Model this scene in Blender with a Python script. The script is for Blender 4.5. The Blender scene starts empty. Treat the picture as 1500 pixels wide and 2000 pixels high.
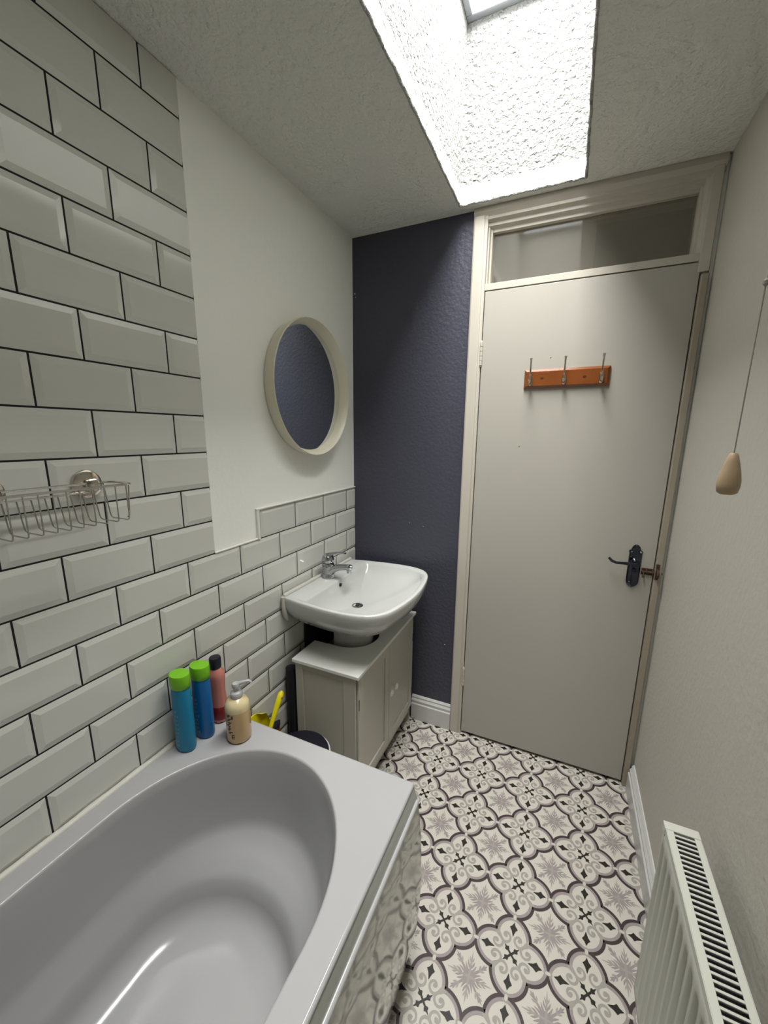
import bpy, bmesh, math, random
from math import sin, cos, pi, sqrt, radians
from mathutils import Vector, Matrix
random.seed(4)
scene = bpy.context.scene
COL = scene.collection

# ------------------------------------------------------------------ camera
F_PX, PX, PY = 779.3, 744.6, 1013.8          # for a 1500 x 2000 frame
cam_data = bpy.data.cameras.new('camera')
cam = bpy.data.objects.new('camera', cam_data)
COL.objects.link(cam)
cam_data.sensor_fit = 'VERTICAL'
cam_data.sensor_height = 24.0
cam_data.lens = F_PX / 2000 * 24.0
cam_data.shift_x = (750 - PX) / 2000
cam_data.shift_y = (PY - 1000) / 2000
cam_data.clip_start = 0.02
yaw, pit, rol = -0.4319, -0.2086, 0.0071
fwd = Vector((sin(yaw)*cos(pit), cos(yaw)*cos(pit), sin(pit)))
rt = Vector((cos(yaw), -sin(yaw), 0)); up = rt.cross(fwd)
r2 = cos(rol)*rt + sin(rol)*up; u2 = -sin(rol)*rt + cos(rol)*up
M = Matrix((r2, u2, -fwd)).transposed().to_4x4()
M.translation = Vector((0.956, 0.0, 1.4517))
cam.matrix_world = M
scene.camera = cam

# ------------------------------------------------------------------ exposure, sky, daylight
vs = scene.view_settings
vs.view_transform = 'Standard'; vs.look = 'None'; vs.gamma = 1.0; vs.use_curve_mapping = False
vs.exposure = -0.54
SKY_POWER = 66.0
world = bpy.data.worlds.new('world'); scene.world = world
world.use_nodes = True
bg = world.node_tree.nodes['Background']
bg.inputs['Color'].default_value = (0.82, 0.9, 1.0, 1)
bg.inputs['Strength'].default_value = 1.0

def area(name, loc, size, power, color, direction):
    l = bpy.data.lights.new(name, 'AREA'); l.shape = 'RECTANGLE'
    l.size, l.size_y = size; l.energy = power; l.color = color
    o = bpy.data.objects.new(name, l); COL.objects.link(o)
    o.location = loc
    o.rotation_euler = Vector(direction).to_track_quat('-Z', 'Y').to_euler()
    return o
# daylight entering through the roof light, and an added lamp brightening the hall
area('roof_daylight', (0.712, 0.93, 2.93), (0.40, 1.42), SKY_POWER, (1.0, 0.99, 0.955), (0, 0, -1)).data.spread = radians(135)
area('hall_fill', (0.75, 2.55, 2.25), (0.5, 0.5), 5.0, (1.0, 0.93, 0.8), (0, 0.2, -1))

# ------------------------------------------------------------------ materials
def sc(r, g, b):
    f = lambda c: (c/255/12.92) if c/255 <= 0.04045 else ((c/255+0.055)/1.055)**2.4
    return (f(r), f(g), f(b), 1)

def mat(name, col, rough=0.5, metal=0.0, spec=0.5, coat=0.0, bump=None, vary=None, trans=0.0, ior=1.45):
    m = bpy.data.materials.new(name); m.use_nodes = True
    nt = m.node_tree; b = nt.nodes['Principled BSDF']
    b.inputs['Base Color'].default_value = col
    b.inputs['Roughness'].default_value = rough
    b.inputs['Metallic'].default_value = metal
    b.inputs['Specular IOR Level'].default_value = spec
    b.inputs['Coat Weight'].default_value = coat
    b.inputs['Coat Roughness'].default_value = 0.08
    b.inputs['Transmission Weight'].default_value = trans
    b.inputs['IOR'].default_value = ior
    tc = nt.nodes.new('ShaderNodeTexCoord')
    if vary:
        n = nt.nodes.new('ShaderNodeTexNoise'); n.inputs['Scale'].default_value = vary[0]
        n.inputs['Detail'].default_value = 4
        nt.links.new(tc.outputs['Object'], n.inputs['Vector'])
        r = nt.nodes.new('ShaderNodeMix'); r.data_type = 'RGBA'
        c2 = tuple(c*vary[1] for c in col[:3]) + (1,)
        r.inputs['A'].default_value = col; r.inputs['B'].default_value = c2
        nt.links.new(n.outputs['Fac'], r.inputs['Factor'])
        nt.links.new(r.outputs['Result'], b.inputs['Base Color'])
    if bump:
        prev = None
        for scale, strength, dist, kind in bump:
            if kind == 'noise':
                n = nt.nodes.new('ShaderNodeTexNoise'); n.inputs['Scale'].default_value = scale
                n.inputs['Detail'].default_value = 3; out = n.outputs['Fac']
            else:
                n = nt.nodes.new('ShaderNodeTexVoronoi'); n.inputs['Scale'].default_value = scale
                n.feature = 'SMOOTH_F1'; out = n.outputs['Distance']
            nt.links.new(tc.outputs['Object'], n.inputs['Vector'])
            bp = nt.nodes.new('ShaderNodeBump')
            bp.inputs['Strength'].default_value = strength; bp.inputs['Distance'].default_value = dist
            nt.links.new(out, bp.inputs['Height'])
            if prev: nt.links.new(prev.outputs['Normal'], bp.inputs['Normal'])
            prev = bp
        nt.links.new(prev.outputs['Normal'], b.inputs['Normal'])
    return m

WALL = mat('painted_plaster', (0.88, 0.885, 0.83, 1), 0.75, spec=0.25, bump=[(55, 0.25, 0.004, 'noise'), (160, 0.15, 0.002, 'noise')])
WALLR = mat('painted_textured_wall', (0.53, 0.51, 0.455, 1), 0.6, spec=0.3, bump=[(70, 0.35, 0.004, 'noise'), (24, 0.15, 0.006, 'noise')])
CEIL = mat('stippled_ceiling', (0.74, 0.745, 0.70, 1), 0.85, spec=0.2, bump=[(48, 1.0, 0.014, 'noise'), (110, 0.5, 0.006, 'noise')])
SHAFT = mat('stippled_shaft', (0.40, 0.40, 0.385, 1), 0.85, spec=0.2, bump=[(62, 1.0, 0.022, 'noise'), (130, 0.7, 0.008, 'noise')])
NAVY = mat('navy_wall_paint', (0.053, 0.054, 0.076, 1), 0.42, spec=0.5, bump=[(70, 0.40, 0.005, 'noise'), (170, 0.3, 0.002, 'noise')])
TILE = mat('white_tile_glaze', (0.63, 0.63, 0.585, 1), 0.10, spec=0.5, coat=0.3)
GROUT = mat('black_grout', (0.006, 0.006, 0.006, 1), 0.8)
TRIMW = mat('white_tile_trim', (0.78, 0.77, 0.72, 1), 0.4)
GLOSSW = mat('cream_gloss_paint', (0.52, 0.485, 0.42, 1), 0.35, spec=0.4, vary=(9, 0.93), bump=[(30, 0.06, 0.002, 'noise')])
DOORW = mat('door_paint', (0.41, 0.39, 0.345, 1), 0.38, spec=0.4, vary=(5, 0.97), bump=[(18, 0.05, 0.002, 'noise')])
JAMB = mat('dull_cream_wood', (0.36, 0.32, 0.25, 1), 0.5, vary=(14, 0.8))
SKIRT = mat('white_gloss_skirting', (0.58, 0.58, 0.565, 1), 0.28, vary=(20, 0.93))
ACRYL = mat('white_bath_acrylic', (0.355, 0.355, 0.36, 1), 0.14, spec=0.5)
PANEL = mat('shiny_bath_panel', (0.46, 0.47, 0.43, 1), 0.09, metal=0.55, spec=0.6, bump=[(4.5, 0.06, 0.02, 'noise')])
CERAM = mat('white_ceramic', (0.53, 0.54, 0.52, 1), 0.08, spec=0.5, coat=0.3)
CHROME = mat('chrome', (0.42, 0.43, 0.45, 1), 0.08, metal=1.0)
STEEL = mat('steel_wire', (0.50, 0.49, 0.46, 1), 0.22, metal=1.0)
NICKEL = mat('nickel_plate', (0.62, 0.57, 0.50, 1), 0.16, metal=1.0)
DKCHROME = mat('tarnished_chrome', (0.07, 0.075, 0.10, 1), 0.12, metal=1.0)
RUST = mat('rusty_steel', (0.13, 0.075, 0.05, 1), 0.6, metal=0.5, vary=(120, 0.3))
PINE = mat('varnished_pine', (0.23, 0.066, 0.014, 1), 0.25, coat=0.3, vary=(14, 0.6))
KNOT = mat('dark_knot', (0.07, 0.015, 0.005, 1), 0.4)
MIRROR = mat('mirror_glass', (0.80, 0.84, 0.86, 1), 0.01, metal=1.0)
MFRAME = mat('off_white_mirror_frame', (0.70, 0.66, 0.53, 1), 0.35)
CABW = mat('white_cabinet_paint', (0.52, 0.50, 0.43, 1), 0.4)
CABTOP = mat('white_cabinet_top', (0.80, 0.81, 0.77, 1), 0.35)
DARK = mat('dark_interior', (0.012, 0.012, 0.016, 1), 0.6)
BLACKP = mat('black_plastic', (0.010, 0.010, 0.018, 1), 0.3)
BLUE = mat('blue_bottle', (0.006, 0.20, 0.36, 1), 0.28)
BLUE2 = mat('deep_blue_bottle', (0.005, 0.12, 0.34, 1), 0.28)
GREEN = mat('green_cap', (0.17, 0.46, 0.012, 1), 0.3)
PINK = mat('pink_bottle', (0.50, 0.19, 0.15, 1), 0.18, coat=0.4)
RED = mat('dark_red_label', (0.22, 0.015, 0.015, 1), 0.3)
BEIGE = mat('beige_liquid_bottle', (0.56, 0.37, 0.17, 1), 0.16, coat=0.6)
BEIGET = mat('pale_bottle_shoulder', (0.62, 0.52, 0.30, 1), 0.16, coat=0.6)
INK = mat('dark_ink', (0.035, 0.03, 0.015, 1), 0.4)
WINK = mat('pale_ink', (0.10, 0.36, 0.50, 1), 0.4)
CLEARP = mat('clear_pump_plastic', (0.62, 0.63, 0.64, 1), 0.12, trans=0.45)
YELLOW = mat('yellow_plastic', (0.72, 0.62, 0.008, 1), 0.35)
ORANGE = mat('orange_bristle', (0.50, 0.13, 0.02, 1), 0.6)
BINW = mat('pale_bin_plastic', (0.60, 0.60, 0.62, 1), 0.3)
WOOD = mat('pale_turned_wood', (0.42, 0.31, 0.19, 1), 0.5, vary=(60, 0.8))
CORD = mat('grey_cord', (0.26, 0.25, 0.22, 1), 0.7)
RADW = mat('radiator_enamel', (0.50, 0.505, 0.45, 1), 0.3)
GLASS = mat('dusty_pane', (0.78, 0.75, 0.67, 1), 0.04, trans=0.9, ior=1.45)
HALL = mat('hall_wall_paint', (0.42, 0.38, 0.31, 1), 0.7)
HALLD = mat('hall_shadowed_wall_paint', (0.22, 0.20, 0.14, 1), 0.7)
OPAL = mat('opal_glazing', (0.9, 0.93, 1.0, 1), 0.4)
_b = OPAL.node_tree.nodes['Principled BSDF']
_b.inputs['Emission Color'].default_value = (0.9, 0.95, 1, 1); _b.inputs['Emission Strength'].default_value = 3.0
ALU = mat('aluminium_frame', (0.45, 0.47, 0.50, 1), 0.35, metal=0.6)
CAULK = mat('old_white_sealant', (0.60, 0.585, 0.53, 1), 0.5, vary=(40, 0.85))
FL_BASE = mat('vinyl_cream', (0.54, 0.515, 0.46, 1), 0.34, spec=0.4, vary=(3, 0.95))
FL_MAUVE = mat('vinyl_mauve', (0.285, 0.245, 0.245, 1), 0.34, spec=0.4)
FL_GREY = mat('vinyl_grey', (0.32, 0.30, 0.27, 1), 0.34, spec=0.4)
FL_DARK = mat('vinyl_charcoal', (0.050, 0.038, 0.038, 1), 0.34, spec=0.4)
FL_BLACK = mat('vinyl_black', (0.022, 0.019, 0.015, 1), 0.34, spec=0.4)

# ------------------------------------------------------------------ mesh helpers
class MB:
    def __init__(s): s.v = []; s.f = []; s.m = []
    def add(s, vs, fs, mi=0):
        o = len(s.v); s.v += [tuple(v) for v in vs]
        for f in fs: s.f.append(tuple(i+o for i in f)); s.m.append(mi)
    def box(s, x0, x1, y0, y1, z0, z1, mi=0):
        vs = [(x, y, z) for x in (x0, x1) for y in (y0, y1) for z in (z0, z1)]
        s.add(vs, [(0,1,3,2),(4,6,7,5),(0,4,5,1),(2,3,7,6),(0,2,6,4),(1,5,7,3)], mi)
    def loft(s, rings, mi=0, cap0=True, cap1=True, closed=True):
        n = len(rings[0]); vs = [p for r in rings for p in r]; fs = []
        for k in range(len(rings)-1):
            for i in range(n if closed else n-1):
                j = (i+1) % n
                fs.append((k*n+i, k*n+j, (k+1)*n+j, (k+1)*n+i))
        if cap0: fs.append(tuple(range(n))[::-1])
        if cap1: fs.append(tuple((len(rings)-1)*n+i for i in range(n)))
        s.add(vs, fs, mi)
    def tube(s, pts, r, n=10, mi=0, closed=False):
        pts = [Vector(p) for p in pts]
        rs = r if isinstance(r, (list, tuple)) else [r]*len(pts)
        rings = []; prev = None
        L = len(pts)
        for i, p in enumerate(pts):
            if closed: t = pts[(i+1) % L]-pts[i-1]
            else: t = pts[min(i+1, L-1)]-pts[max(i-1, 0)]
            t.normalize()
            if prev is None:
                a = Vector((0, 0, 1)) if abs(t.z) < 0.9 else Vector((1, 0, 0))
                nrm = t.cross(a).normalized()
            else:
                nrm = (prev - t*prev.dot(t)).normalized()
            prev = nrm; bi = t.cross(nrm)
            rings.append([p + rs[i]*(cos(2*pi*k/n)*nrm + sin(2*pi*k/n)*bi) for k in range(n)])
        if closed: rings.append(rings[0]); s.loft(rings, mi, False, False)
        else: s.loft(rings, mi)
    def lathe(s, prof, axis='z', c=(0, 0, 0), n=40, mi=0, sx=1, sy=1, cap0=True, cap1=True):
        rings = []
        for r, h in prof:
            ring = []
            for k in range(n):
                a = 2*pi*k/n; u, v = r*cos(a)*sx, r*sin(a)*sy
                if axis == 'z': p = (c[0]+u, c[1]+v, c[2]+h)
                elif axis == 'x': p = (c[0]+h, c[1]+u, c[2]+v)
                else: p = (c[0]+u, c[1]+h, c[2]+v)
                ring.append(p)
            rings.append(ring)
        s.loft(rings, mi, cap0, cap1)
    def build(s, name, mats, parent=None, smooth=30, bevel=0, sub=0, fix=True):
        me = bpy.data.meshes.new(name); me.from_pydata(s.v, [], s.f)
        for m in (mats if isinstance(mats, (list, tuple)) else [mats]): me.materials.append(m)
        for p, mi in zip(me.polygons, s.m): p.material_index = mi
        if fix:
            bm = bmesh.new(); bm.from_mesh(me)
            bmesh.ops.recalc_face_normals(bm, faces=bm.faces); bm.to_mesh(me); bm.free()
        o = bpy.data.objects.new(name, me); COL.objects.link(o)
        if smooth:
            for p in me.polygons: p.use_smooth = True
            me.set_sharp_from_angle(angle=radians(smooth))
        if bevel:
            b = o.modifiers.new('bevel', 'BEVEL'); b.width = bevel; b.segments = 3
            b.limit_method = 'ANGLE'; b.angle_limit = radians(40); b.harden_normals = False
        if sub:
            q = o.modifiers.new('sub', 'SUBSURF'); q.levels = q.render_levels = sub
        if parent: attach(o, parent)
        return o

def attach(o, parent):
    o.parent = parent
    pl = parent
    off = Vector((0, 0, 0))
    while pl: off += pl.location; pl = pl.parent
    o.location = o.location - off

def thing(name, label, cat, loc, group=None):
    o = bpy.data.objects.new(name, None); COL.objects.link(o); o.location = loc
    o.empty_display_size = 0.05
    o['label'] = label; o['category'] = cat
    if group: o['group'] = group
    return o
def struct(o): o['kind'] = 'structure'; return o
def boxo(name, m, parent, *b, bevel=0): 
    q = MB(); q.box(*b); return q.build(name, m, parent, bevel=bevel)

# ------------------------------------------------------------------ room dimensions
W, D, YN, ZC = 1.326, 1.746, -0.98, 2.301
SX0, SX1, SY0, SY1, SZ = 0.497, 0.926, 0.20, 1.69, 2.97

# floor with printed pattern -------------------------------------------------
def floor_pattern():
    mb = MB()
    mb.box(-0.05, W+0.05, YN-0.05, D+0.09, -0.05, 0.0, 0)
    S = 0.1966; fx, fy = 0.4496, 1.6267
    polys = []                     # (points, layer, material) for one octant x>=y>=0
    elem = [0]
    def nxt(): elem[0] += 1
    def poly(pts, lay, mi): polys.append((pts, lay*30+elem[0], mi))
    def ribbon(path, widths, lay, mi):
        nxt()
        n = len(path); L = []; R = []
        for i in range(n):
            a = path[max(i-1, 0)]; b = path[min(i+1, n-1)]
            dx, dy = b[0]-a[0], b[1]-a[1]; l = sqrt(dx*dx+dy*dy) or 1
            w = widths[i] if isinstance(widths, list) else widths
            L.append((path[i][0]-dy/l*w/2, path[i][1]+dx/l*w/2)); R.append((path[i][0]+dy/l*w/2, path[i][1]-dx/l*w/2))
        for i in range(n-1): poly([L[i], L[i+1], R[i+1], R[i]], lay, mi)
    def smooth_path(ctrl, n=8):
        out = []
        c = [ctrl[0]] + ctrl + [ctrl[-1]]
        for i in range(1, len(c)-2):
            for k in range(n):
                t = k/n; p0, p1, p2, p3 = c[i-1], c[i], c[i+1], c[i+2]
                out.append(tuple(0.5*((2*p1[j]) + (-p0[j]+p2[j])*t + (2*p0[j]-5*p1[j]+4*p2[j]-p3[j])*t*t + (-p0[j]+3*p1[j]-3*p2[j]+p3[j])*t**3) for j in (0, 1)))
        out.append(ctrl[-1]); return out
    # scalloped outline: arc between axis cusp A and diagonal cusp B bulging to the centre
    A = (0.478, 0.012); B = (0.272, 0.272)
    mx, my = (A[0]+B[0])/2, (A[1]+B[1])/2
    ch = sqrt((A[0]-B[0])**2+(A[1]-B[1])**2); nx, ny = (B[1]-A[1])/ch, (A[0]-B[0])/ch
    R = 0.262; h = sqrt(R*R-(ch/2)**2); cx, cy = mx+nx*h, my+ny*h
    a0 = math.atan2(A[1]-cy, A[0]-cx); a1 = math.atan2(B[1]-cy, B[0]-cx)
    if a0 < 0: a0 += 2*pi
    if a1 < 0: a1 += 2*pi
    N = 14
    arc = lambda rr: [(cx+rr*cos(a0+(a1-a0)*i/N), cy+rr*sin(a0+(a1-a0)*i/N)) for i in range(N+1)]
    inn, mid, out = arc(R+0.042), arc(R), arc(R-0.040)
    wd = [min(1, (0.25+i*0.28)) for i in range(N+1)]
    for i in range(N):
        lerp = lambda p, q, t: (p[0]+(q[0]-p[0])*t, p[1]+(q[1]-p[1])*t)
        poly([mid[i], mid[i+1], lerp(mid[i+1], inn[i+1], wd[i+1]), lerp(mid[i], inn[i], wd[i])], 2, 3)
        poly([out[i], out[i+1], mid[i+1], mid[i]], 1, 1)
    poly([mid[N], inn[N], (0.272-0.028, 0.272-0.028), (0.272, 0.272)], 2, 3)
    poly([out[N], mid[N], (0.272, 0.272), (0.315, 0.315)], 1, 1)
    # knot where four cusps meet
    ribbon(smooth_path([(0.455, 0.036), (0.485, 0.040), (0.50, 0.055)]), 0.020, 1, 2)
    # scroll curl
    sp = smooth_path([(0.272, 0.240), (0.315, 0.300), (0.345, 0.345), (0.385, 0.372), (0.430, 0.366), (0.462, 0.335),
                      (0.468, 0.292), (0.446, 0.256), (0.410, 0.245), (0.385, 0.262), (0.382, 0.290), (0.402, 0.300)])
    n = len(sp); ribbon(sp, [0.038-0.012*(i/n) for i in range(n)], 1, 2)
    nxt(); poly([(0.375, 0.25), (0.425, 0.268), (0.428, 0.305), (0.398, 0.318), (0.40, 0.29)], 1, 2)
    # dark diamond beside each cusp
    nxt(); poly([(0.5, 0.075), (0.476, 0.125), (0.443, 0.155), (0.474, 0.195), (0.5, 0.272)], 3, 4)
    # dark cross in the corners: diagonal arm
    nxt(); poly([(0.5, 0.5), (0.5, 0.482), (0.444, 0.426), (0.435, 0.435)], 3, 4)
    nxt(); poly([(0.464, 0.464), (0.470, 0.440), (0.461, 0.411), (0.432, 0.417), (0.396, 0.394), (0.40, 0.40)], 3, 4)
    # snowflake
    nxt(); poly([(0, 0), (0.085, 0), (0.075, 0.03), (0.06, 0.06)], 1, 1)
    ribbon([(0.0, 0.0), (0.08, 0.08), (0.13, 0.13), (0.18, 0.18), (0.215, 0.215)], [0.03, 0.03, 0.026, 0.03, 0.005], 1, 1)
    ribbon([(0.12, 0.12), (0.165, 0.125), (0.19, 0.135)], [0.02, 0.024, 0.006], 1, 2)
    ribbon([(0.15, 0.15), (0.19, 0.17), (0.215, 0.175)], [0.022, 0.022, 0.005], 1, 1)
    ribbon([(0.0, 0.0), (0.14, 0.0), (0.21, 0.0), (0.30, 0.0)], [0.03, 0.024, 0.022, 0.003], 1, 2)
    ribbon([(0.10, 0.005), (0.145, 0.035), (0.185, 0.045)], [0.022, 0.024, 0.006], 1, 1)
    ribbon([(0.17, 0.005), (0.205, 0.026), (0.235, 0.03)], [0.02, 0.018, 0.004], 1, 2)
    ribbon([(0.05, 0.02), (0.105, 0.055), (0.15, 0.075)], [0.03, 0.022, 0.006], 1, 1)
    for ci in range(-3, 6):
        for cj in range(-1, 14):
            X0, Y0 = fx+ci*S, fy-cj*S
            if X0 < -0.1 or X0 > W+0.1 or Y0 > D+0.12 or Y0 < YN-0.1: continue
            for sxn in (1, -1):
                for syn in (1, -1):
                    for sw in (0, 1):
                        for pts, lay, mi in polys:
                            q = []
                            for (x, y) in pts:
                                if sw: x, y = y, x
                                q.append((X0+sxn*x*S, Y0+syn*y*S))
                            if any(not (-0.04 < px < W+0.04 and YN-0.04 < py < D+0.08) for px, py in q): continue
                            ar = sum(q[i][0]*q[(i+1) % len(q)][1]-q[(i+1) % len(q)][0]*q[i][1] for i in range(len(q)))
                            if ar < 0: q = q[::-1]
                            z = 1.6e-6*(lay*8 + (sxn > 0)*4 + (syn > 0)*2 + sw)
                            mb.add([(a, b, z) for a, b in q], [tuple(range(len(q)))], mi)
    o = mb.build('floor', [FL_BASE, FL_MAUVE, FL_GREY, FL_DARK, FL_BLACK], smooth=0, fix=False)
    return struct(o)
floor_pattern()

# walls ----------------------------------------------------------------------
T = 0.08
m = MB(); m.box(-T, 0, YN-T, D+T, 0, ZC+0.05); wl = struct(m.build('wall_left', WALL))
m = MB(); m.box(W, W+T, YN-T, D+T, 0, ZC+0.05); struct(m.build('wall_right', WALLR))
m = MB(); m.box(0, W, YN-T, YN, 0, ZC+0.05); struct(m.build('wall_front', WALL))
# wall with the door: navy strip plus the little bit beside the frame
m = MB(); m.box(0, 0.575, D, D+T, 0, ZC+0.05); m.box(1.30, W, D, D+T, 0, ZC+0.05, 1)
struct(m.build('wall_back', [NAVY, WALL]))
wb = bpy.data.objects['wall_back']
for (x, z, r) in ((0.012, 2.075, 0.004), (0.016, 2.060, 0.002), (0.497, 0.452, 0.003), (0.30, 1.04, 0.0018), (0.37, 1.03, 0.0015)):
    m = MB(); m.lathe([(r, 0.0003), (r*0.7, -0.0004)], 'y', (x, D-0.0001, z), 7, sx=0.8); m.build('paint_chip', TRIMW, wb)
# ceiling with the opening
m = MB()
m.box(-T, SX0, YN-T, D+T, ZC, ZC+0.06); m.box(SX1, W+T, YN-T, D+T, ZC, ZC+0.06)
m.box(SX0, SX1, YN-T, SY0, ZC, ZC+0.06); m.box(SX0, SX1, SY1, D+T, ZC, ZC+0.06)
struct(m.build('ceiling', CEIL))
# roof light shaft
m = MB()
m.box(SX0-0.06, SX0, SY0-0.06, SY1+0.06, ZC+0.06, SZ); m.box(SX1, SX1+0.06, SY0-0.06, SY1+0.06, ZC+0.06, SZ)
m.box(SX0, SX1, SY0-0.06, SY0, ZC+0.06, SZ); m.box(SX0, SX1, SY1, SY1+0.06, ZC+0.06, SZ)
# ragged bead of plaster around the lower lip
lip = MB()
def ragged(p0, p1, r):
    n = 60; pts = []; rs = []
    for i in range(n+1):
        t = i/n; p = Vector(p0).lerp(Vector(p1), t)
        p += Vector((random.uniform(-1, 1), random.uniform(-1, 1), random.uniform(-1, 1)))*0.0012
        pts.append(p); rs.append(r*random.uniform(0.8, 1.2))
    return pts, rs
for a, b in (((SX0, SY0, ZC), (SX0, SY1, ZC)), ((SX0, SY1, ZC), (SX1, SY1, ZC)), ((SX1, SY1, ZC), (SX1, SY0, ZC))):
    p, r = ragged(a, b, 0.004); lip.tube(p, r, 8)
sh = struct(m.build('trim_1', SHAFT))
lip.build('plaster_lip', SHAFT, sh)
# window_1: roof light, frame and opal pane
m = MB()
fz0, fz1 = 2.86, 2.97
m.box(SX0, SX1, SY1-0.025, SY1, fz0, fz1); m.box(SX0, SX1, SY0, SY0+0.025, fz0, fz1)
m.box(SX0, SX0+0.022, SY0+0.025, SY1-0.025, fz0, fz1); m.box(SX1-0.022, SX1, SY0+0.025, SY1-0.025, fz0, fz1)
wf = struct(m.build('window_1', ALU, bevel=0.003))
boxo('opal_pane', OPAL, wf, SX0+0.0, SX1-0.0, SY0, SY1, fz1, fz1+0.012)

# left wall tiles ------------------------------------------------------------
def tiles():
    mb = MB()
    pz, py, g = 0.102, 0.101, 0.0020
    zt = lambda k: 2.2139-0.102*k
    ym = lambda mm: 0.7543-0.101*mm
    Y1 = 0.853
    gx = 0.0024
    # grout backing
    mb.box(0.0, gx, YN, Y1, 0.0, ZC, 1)
    mb.box(0.0, gx, Y1, D, 0.0, zt(11), 1)
    mb.box(0.0, gx, 1.052, D, zt(11), zt(10), 1)
    def tile(y0, y1, z0, z1, cl, cr, ct=False):
        # y0..y1 along the wall, sides cl / cr flagged when cut (no bevel there)
        y0 += g; y1 -= g; z0 += g; z1 -= g
        if y1-y0 < 0.004: return
        bl = 0.0005 if cl else 0.013; br = 0.0005 if cr else 0.013; bt = 0.0005 if ct else 0.013
        e, top = 0.0027, 0.0058
        xs = gx
        ring0 = [(xs, y0, z0), (xs, y1, z0), (xs, y1, z1), (xs, y0, z1)]
        ring1 = [(e, y0, z0), (e, y1, z0), (e, y1, z1), (e, y0, z1)]
        if cl: ring1[0] = (e, y0, z0); 
        ring2 = [(top, y0+bl, z0+0.013), (top, y1-br, z0+0.013), (top, y1-br, z1-bt), (top, y0+bl, z1-bt)]
        mb.loft([ring0, ring1, ring2], 0, False, True)
    for k in range(-1, 22):
        zb, zt_ = zt(k+1), zt(k)
        ct = False
        if zt_ > ZC: zt_ = ZC; ct = True
        if k < 10: ymax = Y1; ymin = YN
        elif k == 10: ymax = Y1; ymin = YN
        else: ymax = D; ymin = YN
        par = 1 if k % 2 == 0 else 0
        def row(ya, yb):
            mm = 26 - ((26-par) % 2)
            while mm > -14:
                a, b = ym(mm), ym(mm-2)
                a2, b2 = max(a, ya), min(b, yb)
                if b2-a2 > 0.008: tile(a2, b2, max(zb, 0), zt_, a2 > a+1e-6, b2 < b-1e-6, ct)
                mm -= 2
        row(ymin, ymax)
        if k == 10: row(1.052, D)
    o = mb.build('wall_tiles', [TILE, GROUT], wl, smooth=0)
    # painted edge trims
    m = MB()
    m.box(0.0, 0.009, 1.040, 1.052, zt(11), zt(10)+0.004)
    m.box(0.0, 0.009, 1.040, D, zt(10), zt(10)+0.006)
    m.box(0.0, 0.006, Y1, 1.042, zt(11)-0.001, zt(11)+0.004)
    m.build('tile_edging', TRIMW, wl, bevel=0.0015)
tiles()

# door wall: frame, transom, door ------------------------------------------------
def prism_z(mb, prof, z0, z1, mi=0):   # prof in (x,y)
    mb.loft([[(x, y, z0) for x, y in prof], [(x, y, z1) for x, y in prof]], mi)
def prism_x(mb, prof, x0, x1, mi=0):   # prof in (y,z)
    mb.loft([[(x0, y, z) for y, z in prof], [(x1, y, z) for y, z in prof]], mi)
fr = MB()
# left architrave and bead
prism_z(fr, [(0.543, D+0.01), (0.543, D-0.014), (0.549, D-0.018), (0.583, D-0.018), (0.588, D-0.012), (0.597, D-0.012), (0.597, D+T), (0.575, D+T)], 0, 2.272)
# head moulding
prism_x(fr, [(D+0.01, ZC), (D-0.018, ZC), (D-0.020, 2.282), (D-0.010, 2.268), (D-0.010, 2.258), (D+0.006, 2.252), (D+0.006, 2.240), (D+0.022, 2.234), (D+0.022, 2.222), (D+T, 2.222), (D+T, ZC)], 0.543, 1.318)
# right architrave (upper part) and jamb
prism_z(fr, [(1.262, D+T), (1.262, D+0.018), (1.270, D+0.016), (1.272, D+0.002), (1.282, D-0.002), (1.286, D-0.014), (1.312, D-0.016), (1.316, D), (1.316, D+T)], 1.975, 2.272)
# glazing rebate beads
prism_z(fr, [(0.597, D+T), (0.597, D+0.004), (0.603, D+0.004), (0.605, D+0.018), (0.612, D+0.020), (0.614, D+0.034), (0.614, D+T)], 2.03, 2.236)
# transom rail
fr.box(0.597, 1.284, D-0.008, D+0.05, 2.010, 2.034)
dframe = struct(fr.build('trim_2', GLOSSW, bevel=0.001))
# dull lower jamb strip beside the door
m = MB(); m.box(1.2935, 1.315, D-0.022, D+T, 0.0, 1.968); struct(m.build('trim_3', JAMB, bevel=0.003))
# transom pane
m = MB(); m.box(0.6142, 1.2618, D+0.040, D+0.044, 2.034, 2.2218); w2 = struct(m.build('window_2', GLASS))
# door leaf
m = MB(); m.box(0.6000, 1.2905, D-0.008, D+0.032, 0.014, 2.006)
door = struct(m.build('door_1', DOORW, bevel=0.0015))
def hinge(z):
    h = MB(); 
    for i in range(5): h.lathe([(0.0055, 0.001), (0.0055, 0.017)], 'z', (0.5985, D-0.014, z+i*0.018-0.045), 12)
    h.lathe([(0.003, -0.05), (0.004, -0.048), (0.004, 0.048), (0.003, 0.050)], 'z', (0.5985, D-0.014, z), 10)
    return h.build('hinge', GLOSSW, door)
hinge(1.775); hinge(0.315)
# small screw marks on the door
for (x, z) in ((0.772, 1.41), (0.862, 1.745)):
    s_ = MB(); s_.lathe([(0.0035, 0), (0.002, -0.0015)], 'y', (x, D-0.0078, z), 12); s_.build('screw_mark', JAMB, door)
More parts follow.
